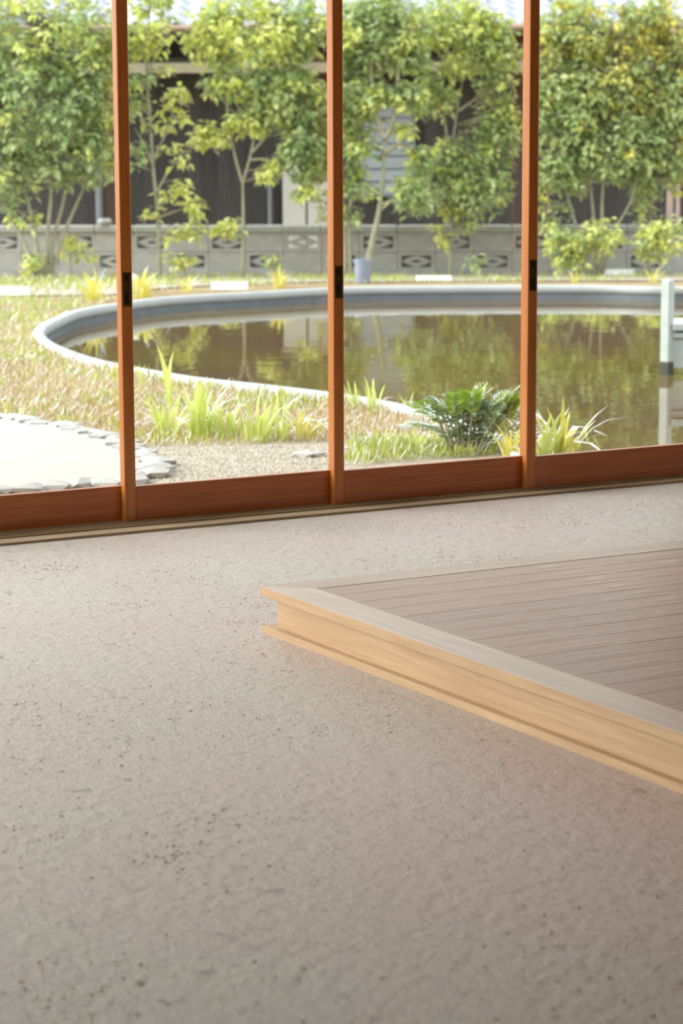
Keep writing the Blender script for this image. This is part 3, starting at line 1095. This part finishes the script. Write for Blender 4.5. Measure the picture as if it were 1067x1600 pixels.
tree('garden_tree', 'broad many stemmed tree right of the third post', 'tree', (932, 430),
     [[(925, 430), (905, 370), (885, 300), (868, 220), (862, 120)], [(930, 430), (928, 350), (920, 270), (912, 180), (905, 80)], [(935, 430), (940, 360), (942, 290), (955, 200), (962, 100)], [(940, 430), (955, 370), (985, 315), (1000, 250)], [(928, 430), (880, 380), (862, 330), (850, 280)]],
     [(900, 50, 70, 60, 75, .25), (895, 165, 66, 70, 140, .1), (965, 225, 66, 60, 110, .08), (875, 268, 46, 40, 56, .12), (945, 130, 66, 40, 56, .3), (920, 80, 34, 22, 26, 1.0), (862, 335, 28, 26, 12, .2), (975, 60, 40, 60, 30, .4), (850, 100, 20, 80, 20, .3)],
     'leaf', 'leaf_gold', rad=0.022, mult=1.15)
tree('garden_tree', 'leafy tree at the far right beside the pinkish porch post', 'tree', (1013, 428),
     [[(1013, 428), (1016, 340), (1022, 270), (1030, 170), (1036, 70), (1040, -10)], [(1018, 300), (1040, 250), (1060, 200)], [(1020, 290), (1000, 240), (990, 180)]],
     [(1030, 50, 60, 60, 66, .6), (1030, 165, 60, 70, 120, .15), (1015, 262, 48, 44, 56, .12), (1058, 245, 22, 55, 24, .55), (1075, 120, 40, 90, 50, .5), (1000, 320, 16, 20, 7, .3)],
     'leaf', 'leaf_gold', rad=0.024, mult=1.1)

shrubs = [((48, 424), [(45, 408, 22, 18, 11, .9)], 'small yellow green shrub beside the fanned stems at far left'),
          ((112, 428), [(108, 384, 18, 16, 8, .8), (135, 400, 10, 10, 3, .9)], 'small leafy sapling left of the leftmost post under the bushy tree'),
          ((290, 430), [(285, 408, 24, 10, 8, .9)], 'low yellow green shrub between the two young trees'),
          ((905, 430), [(880, 385, 38, 34, 26, .6), (940, 370, 34, 26, 22, .85), (910, 400, 30, 20, 12, .8)], 'light green shrub at the foot of the many stemmed tree'),
          ((1035, 428), [(1025, 375, 40, 24, 26, .85), (1055, 360, 24, 30, 12, .8)], 'yellow green shrub against the fence at the far right'),
          ((745, 428), [(744, 404, 10, 10, 4, .2)], 'tiny dark sapling in front of the fence between second and third posts'),
          ((428, 430), [(424, 408, 12, 8, 4, .3)], 'tiny sapling in front of a pierced block left of the second post')]
for base, bl, lab in shrubs:
    b0 = bl[0]
    tree('garden_shrub', lab, 'shrub', base, [[base, ((base[0] + b0[0]) / 2, base[1] - 15), (b0[0], b0[1])]], bl, 'leaf', 'leaf_yellow', 0.085, 0.012, (8, 12), 'shrubs and saplings by the fence')


# ------------------------------------------------------------------ blade clumps
def blade_mesh(name, mat, L, w, arch, seed):
    """upright sword leaf bending over at its tip: 5 cross sections with a fold"""
    vs, fs = [], []
    n = 6
    for i in range(n):
        u = i / (n - 1)
        a = arch * u * u
        x = L * (math.sin(a * 0.9) * u)
        z = L * u * math.cos(a * 0.75)
        ww = w * (0.55 + 0.9 * u) * (1 - u ** 2.2) + 0.0006
        vs += [(x, -ww / 2, z), (x - ww * 0.18, 0, z), (x, ww / 2, z)]
    for i in range(n - 1):
        k = 3 * i
        fs += [(k, k + 1, k + 4, k + 3), (k + 1, k + 2, k + 5, k + 4)]
    return MB().add(vs, fs).mesh(name, mat, smooth=True)


blade_v = {mk: [blade_mesh('leaf', M[mk], 1.0, 0.085, ar, i) for i, ar in enumerate((0.25, 0.7, 1.15, 1.6))] for mk in ('iris', 'iris_yellow')}


def clump(name, label, px, py, hpx, n, mk='iris', spread=1.0, group='sword leaved clumps by the pond', cat='plant', base_r=0.25):
    p = bank(px, py)
    if py > 720:
        p = gp(px, py, WZ)
    h = hpx / F_PX * depth(p) * 1.22
    n = int(n * 1.3)
    t_ = thing(name, label, cat, (p.x, p.y, p.z), group)
    for i in range(n):
        me = random.choice(blade_v[mk][:2] if random.random() < 0.6 else blade_v[mk])
        a, r_ = random.uniform(0, 2 * PI), h * base_r * math.sqrt(random.random())
        o = link('leaf', me, t_, (r_ * math.cos(a), r_ * math.sin(a), -0.005), (random.uniform(-.12, .12), random.uniform(-.05, .28) * spread, a + random.uniform(-.8, .8)))
        s_ = h * random.uniform(0.6, 1.08)
        o.scale = (s_, s_ * random.uniform(.9, 1.5), s_)
    return t_


clump('iris_clump', 'yellow green sword leaved clump nearest right of the leftmost post', 262, 678, 66, 16, 'iris', 1.3)
clump('iris_clump', 'tallest bright clump of sword leaves, left of centre in the garden bed', 312, 686, 82, 22, 'iris', 1.0)
clump('iris_clump', 'sword leaved clump in the middle of the garden bed row', 352, 684, 60, 14, 'iris', 1.1)
clump('iris_clump', 'sword leaved clump right of the middle of the bed row', 400, 690, 68, 16, 'iris', 1.1)
clump('iris_clump', 'slim upright clump second from the second post in the bed row', 434, 688, 62, 10, 'iris', 0.8)
clump('iris_clump', 'pale yellow spreading clump just left of the second post', 470, 688, 54, 14, 'iris_yellow', 1.3)
clump('iris_clump', 'yellowing sword leaved clump just right of the third post', 880, 728, 92, 22, 'iris_yellow', 1.4)
clump('iris_clump', 'green broad leaved clump against the third post beside the yellowing one', 846, 730, 84, 16, 'iris', 1.6)
clump('iris_clump', 'leafy yellow green clump squeezed between the fern and the third post', 800, 716, 56, 24, 'iris_yellow', 1.6)
clump('water_grass', 'pale leaf tuft at the pond edge just right of the second post', 552, 638, 42, 6, 'iris', 0.7, 'leaf tufts on the near pond edge')
clump('water_grass', 'taller pale leaf tuft on the pond edge, second from the second post', 586, 640, 46, 6, 'iris', 0.7, 'leaf tufts on the near pond edge')
clump('water_grass', 'small leaf tuft on the pond edge left of the fern', 636, 646, 32, 5, 'iris', 0.8, 'leaf tufts on the near pond edge')
clump('water_grass', 'tall thin weed on the pond edge right of the leftmost post', 264, 640, 88, 5, 'iris', 0.35, 'leaf tufts on the near pond edge', base_r=0.06)
clump('grass_clump', 'bright yellow clump left of the leftmost post beyond the pond end', 148, 472, 46, 18, 'iris_yellow', 1.0, 'yellow clumps on the far bank')
clump('grass_clump', 'bright yellow clump right of the leftmost post on the far bank', 222, 466, 46, 20, 'iris_yellow', 1.1, 'yellow clumps on the far bank')
clump('grass_clump', 'low yellow clump on the far bank left of the white board', 292, 456, 28, 14, 'iris_yellow', 1.3, 'yellow clumps on the far bank')
clump('grass_clump', 'yellow clump on the far bank left of the second post', 436, 451, 32, 16, 'iris_yellow', 1.3, 'yellow clumps on the far bank')
clump('grass_clump', 'low yellow clump at the foot of the many stemmed tree', 900, 443, 22, 10, 'iris_yellow', 1.3, 'yellow clumps on the far bank')
clump('grass_clump', 'small yellow clump beside the top of the jetty post', 1022, 441, 24, 10, 'iris_yellow', 1.2, 'yellow clumps on the far bank')
for i, (px_, py_, h_) in enumerate(((600, 700, 30), (655, 702, 36), (690, 706, 30), (560, 716, 22))):
    clump('grass_clump', ['fresh green tuft in the bed left of the fern by the window', 'thin green tuft close in front of the fern', 'green tuft under the fern close to the door rail', 'low green tuft against the rail right of the second post'][i],
          px_, py_, h_, 10, 'iris', 1.5, 'green tufts in the bed below the fern')

# ------------------------------------------------------------------ fern-like plant
fp = gp(728, 708, GZ)
fern = thing('fern', 'dark glossy feather leaved shrub in the bed left of the third post', 'fern', (fp.x, fp.y, GZ))


def frond_mesh(seed, L):
    r_ = random.Random(seed)
    mb = MB()
    n = 11
    pts = []
    for i in range(n + 1):
        u = i / n
        pts.append(Vector((L * (u * 0.92), 0, L * (0.42 * u - 0.52 * u * u))))
    mb.tube(pts, [0.0022 * (1 - .7 * i / n) + .0005 for i in range(n + 1)], 4)
    for i in range(1, n + 1):
        u = i / n
        ll = L * 0.36 * (math.sin(PI * min(1, 0.18 + 0.8 * u)) * 0.9 + 0.12)
        for s_ in (-1, 1):
            p_ = pts[i]
            d = Vector((0.62, s_ * 0.8, -0.16 + r_.uniform(-.1, .1))).normalized()
            sd = Vector((-d.y, d.x, 0)).normalized()
            wd = ll * 0.13
            v = [p_, p_ + d * ll * .45 + sd * wd, p_ + d * ll, p_ + d * ll * .45 - sd * wd]
            mid = p_ + d * ll * .5 + Vector((0, 0, -wd * .35))
            mb.add([a_[:] for a_ in v] + [mid[:]], [(0, 1, 4), (1, 2, 4), (2, 3, 4), (3, 0, 4)])
    return mb.mesh('frond', M['frond'])


fr_me = [frond_mesh(i, 1.0) for i in range(3)]
fw = depth(fp)
leafP, leafD = [], []
for i in range(17):
    px_ = 672 + 132 * (i + random.uniform(-.3, .3)) / 17
    top_y = 642 - 24 * math.sin(PI * (px_ - 640) / 190) + random.uniform(-12, 12)
    tgt = at(px_, top_y, fw + random.uniform(-.16, .16)) - fern.location
    b0 = Vector((tgt.x * .35 + random.uniform(-.03, .03), tgt.y * .35, -.01))
    midp = b0.lerp(tgt, .5) + Vector((0, 0, .02))
    link('stem', MB().tube([b0, midp, tgt], [.005, .004, .0025], 5).mesh('stem', M['bark']), fern)
    for k in range(26):
        u = 0.22 + 0.8 * k / 26
        q_ = (b0.lerp(midp, u * 2) if u < .5 else midp.lerp(tgt, u * 2 - 1)) + fern.location
        a = k * 2.4 + random.uniform(-.4, .4)
        e_ = random.uniform(-.25, .75)
        leafP.append(q_[:])
        leafD.append((math.cos(a) * math.cos(e_), math.sin(a) * math.cos(e_), math.sin(e_)))
leafP, leafD = np.array(leafP), np.array(leafD)
up_ = np.array([0, 0, 1.0])[None, :] + rng.normal(0, .35, leafD.shape)
N_ = up_ - leafD * (up_ * leafD).sum(1, keepdims=True)
N_ /= np.linalg.norm(N_, axis=1, keepdims=True)
L_ = rng.uniform(.035, .062, len(leafP))
v_, tri_ = leaves_mb(leafP, leafD, N_, L_, L_ * .5)
o = link('foliage', tri_mesh('foliage', v_, tri_, M['glossy_leaf'], fern.location), fern)
o['kind'] = 'stuff'
o['label'] = 'small dark glossy leaves'
for (px_, py_, up2) in ((730, 652, 1), (736, 648, .95), (742, 656, .9), (787, 652, 1), (782, 656, .95), (793, 660, .9), (684, 655, .35), (680, 646, .5), (686, 672, .2), (696, 652, .6), (758, 655, .8), (804, 662, .6), (712, 655, .8), (800, 676, .3), (770, 664, .7), (700, 680, .3)):
    tgt = at(px_, py_, fw + random.uniform(-.1, .1)) - fern.location
    b0 = Vector((tgt.x * .4, tgt.y * .4, -.01))
    link('stem', MB().tube([b0, b0.lerp(tgt, .6), tgt], [.004, .0035, .0025], 5).mesh('stem', M['bark']), fern)
    for j in range(2):
        out_a = math.atan2(tgt.y, tgt.x) + random.uniform(-1.1, 1.1)
        link('frond', random.choice(fr_me), fern, tgt, (random.uniform(-.3, .3), -1.25 * up2 + random.uniform(-.1, .25), out_a), random.uniform(.15, .21))

# ------------------------------------------------------------------ flat stones in the bed
for i, (px_, py_, rx, lab) in enumerate(((480, 713, 30, 'flat pale stone close to the door rail left of the second post'), (592, 685, 13, 'small pale stone in the bed right of the second post'),
                                          (548, 702, 14, 'half hidden pale stone just right of the second post'), (650, 672, 40, 'long pale stone lying in the bed behind the fern'), (625, 696, 12, 'small white stone in front of the fern'))):
    p = gp(px_, py_, GZ)
    s_ = rx / F_PX * depth(p)
    o = link('garden_stone', stones[i % 5], None, (p.x, p.y, GZ + s_ * .1), (0, 0, -YAW), 1)
    o.scale = (s_, s_ * .7, s_ * .45)
    tag(o, lab, 'stone', 'pale stones in the garden bed')


# ------------------------------------------------------------------ grass as stuff
def inside(poly, x, y):
    c = False
    n = len(poly)
    for i in range(n):
        x1, y1 = poly[i][0], poly[i][1]
        x2, y2 = poly[i - 1][0], poly[i - 1][1]
        if (y1 > y) != (y2 > y) and x < (x2 - x1) * (y - y1) / (y2 - y1) + x1:
            c = not c
    return c


def scatter(region, n, patchy=0.0, seed=1):
    g_ = [bank(*q_) for q_ in region]
    xs, ys = [p_.x for p_ in g_], [p_.y for p_ in g_]
    r_ = random.Random(seed)
    cen = [(r_.uniform(min(xs), max(xs)), r_.uniform(min(ys), max(ys))) for _ in range(70)]
    out = []
    tries = 0
    while len(out) < n and tries < n * 30:
        tries += 1
        if r_.random() < patchy:
            c_ = r_.choice(cen)
            x, y = r_.gauss(c_[0], .22), r_.gauss(c_[1], .22)
        else:
            x, y = r_.uniform(min(xs), max(xs)), r_.uniform(min(ys), max(ys))
        if inside([(p_.x, p_.y) for p_ in g_], x, y):
            out.append((x, y, ground_z(x * FWD.x + y * FWD.y + 1.47 * math.sin(PITCH))))
    return np.array(out)


def grass(name, label, region, n, mat, h, patchy, seed):
    P = scatter(region, n, patchy, seed)
    n = len(P)
    az = rng.uniform(0, 2 * PI, n)
    lean = rng.uniform(0.1, 1.15, n)
    D = np.stack([np.cos(az) * np.sin(lean), np.sin(az) * np.sin(lean), np.cos(lean)], 1)
    N = np.stack([-np.sin(az), np.cos(az), np.zeros(n)], 1)
    L = rng.uniform(0.4, 1.3, n) * h
    v, tri = leaves_mb(P, D, np.cross(N, D), L, L * 0.13 + 0.003)
    off = P[0]
    o = link(name, tri_mesh(name, v, tri, M[mat], off), None, off)
    tag(o, label, 'grass', None, 'stuff')
    return o


lawn = [(-60, 469), (190, 468), (118, 484), (60, 508), (46, 524), (62, 540), (120, 562), (300, 602), (515, 626), (640, 645), (700, 668), (690, 690), (520, 692), (215, 700), (150, 676), (0, 652), (-60, 645)]
grass('dry_grass', 'short straw coloured dry grass covering the bank left of the pond', lawn, 20000, 'straw', 0.042, 0.3, 3)
grass('green_grass', 'patches of fresh yellow green grass on the dry bank', lawn, 3000, 'grass', 0.075, 0.85, 5)
bed = [(545, 690), (700, 690), (800, 700), (800, 712), (540, 728)]
grass('bed_grass', 'thin green grass along the door rail under the fern', bed, 1000, 'grass', 0.065, 0.85, 9)
bank_strip = [(0, 432), (520, 432), (1067, 430), (1067, 440), (520, 444), (230, 462), (0, 474)]
grass('bank_grass', 'thin yellow grass on the far bank in front of the fence', bank_strip, 3500, 'grass', 0.08, 0.8, 13)

# pebbles in the gravel strip outside the doors
P = scatter([(212, 698), (515, 694), (515, 738), (215, 757)], 2600, 0.0, 21)
pv, pf, nn = [], [], 0
octa_v = np.array([(1, 0, 0), (-1, 0, 0), (0, 1, 0), (0, -1, 0), (0, 0, .7), (0, 0, -.5)])
octa_f = [(0, 2, 4), (2, 1, 4), (1, 3, 4), (3, 0, 4)]
mb = MB()
for p_ in P:
    s_ = random.uniform(.004, .011)
    a = random.uniform(0, 6.28)
    R_ = np.array([[math.cos(a), -math.sin(a), 0], [math.sin(a), math.cos(a), 0], [0, 0, 1]])
    mb.add((octa_v * s_ * np.array([1.4, 1, 1])) @ R_.T + p_, octa_f)
off = tuple(P[0])
o = link('gravel', mb.mesh('gravel', M['pebble'], off), None, off)
tag(o, 'loose grey gravel in the strip outside the second glass door', 'gravel', None, 'stuff')

# small crumbs of earth on the floor
r_ = random.Random(77)
mb = MB()
cen = []
for _ in range(150):
    x, y = r_.uniform(1.0, 6.4), r_.uniform(2.6, 7.6)
    cen.append((x, y, r_.uniform(.05, .22)))
cnt = 0
while cnt < 9000:
    if r_.random() < 0.7:
        c_ = r_.choice(cen)
        x, y = r_.gauss(c_[0], c_[2]), r_.gauss(c_[1], c_[2] * .6)
    else:
        x, y = r_.uniform(.8, 6.6), r_.uniform(2.5, 7.84)
    if x > PX - .03 and y < PY + .02 or y > 7.85 or x > 7.2:
        continue
    s_ = 0.0012 + 0.0034 * r_.random() ** 2.2
    a = r_.uniform(0, 6.28)
    R_ = np.array([[math.cos(a), -math.sin(a), 0], [math.sin(a), math.cos(a), 0], [0, 0, 1]])
    mb.add((octa_v * s_ * np.array([r_.uniform(1, 1.8), 1, .9])) @ R_.T + np.array((x, y, 0.0004)), octa_f)
    cnt += 1
o = link('earth_crumbs', mb.mesh('earth_crumbs', M['crumb'], (3, 5, 0)), None, (3, 5, 0))
tag(o, 'tiny crumbs of earth scattered over the floor', 'crumbs', None, 'stuff')
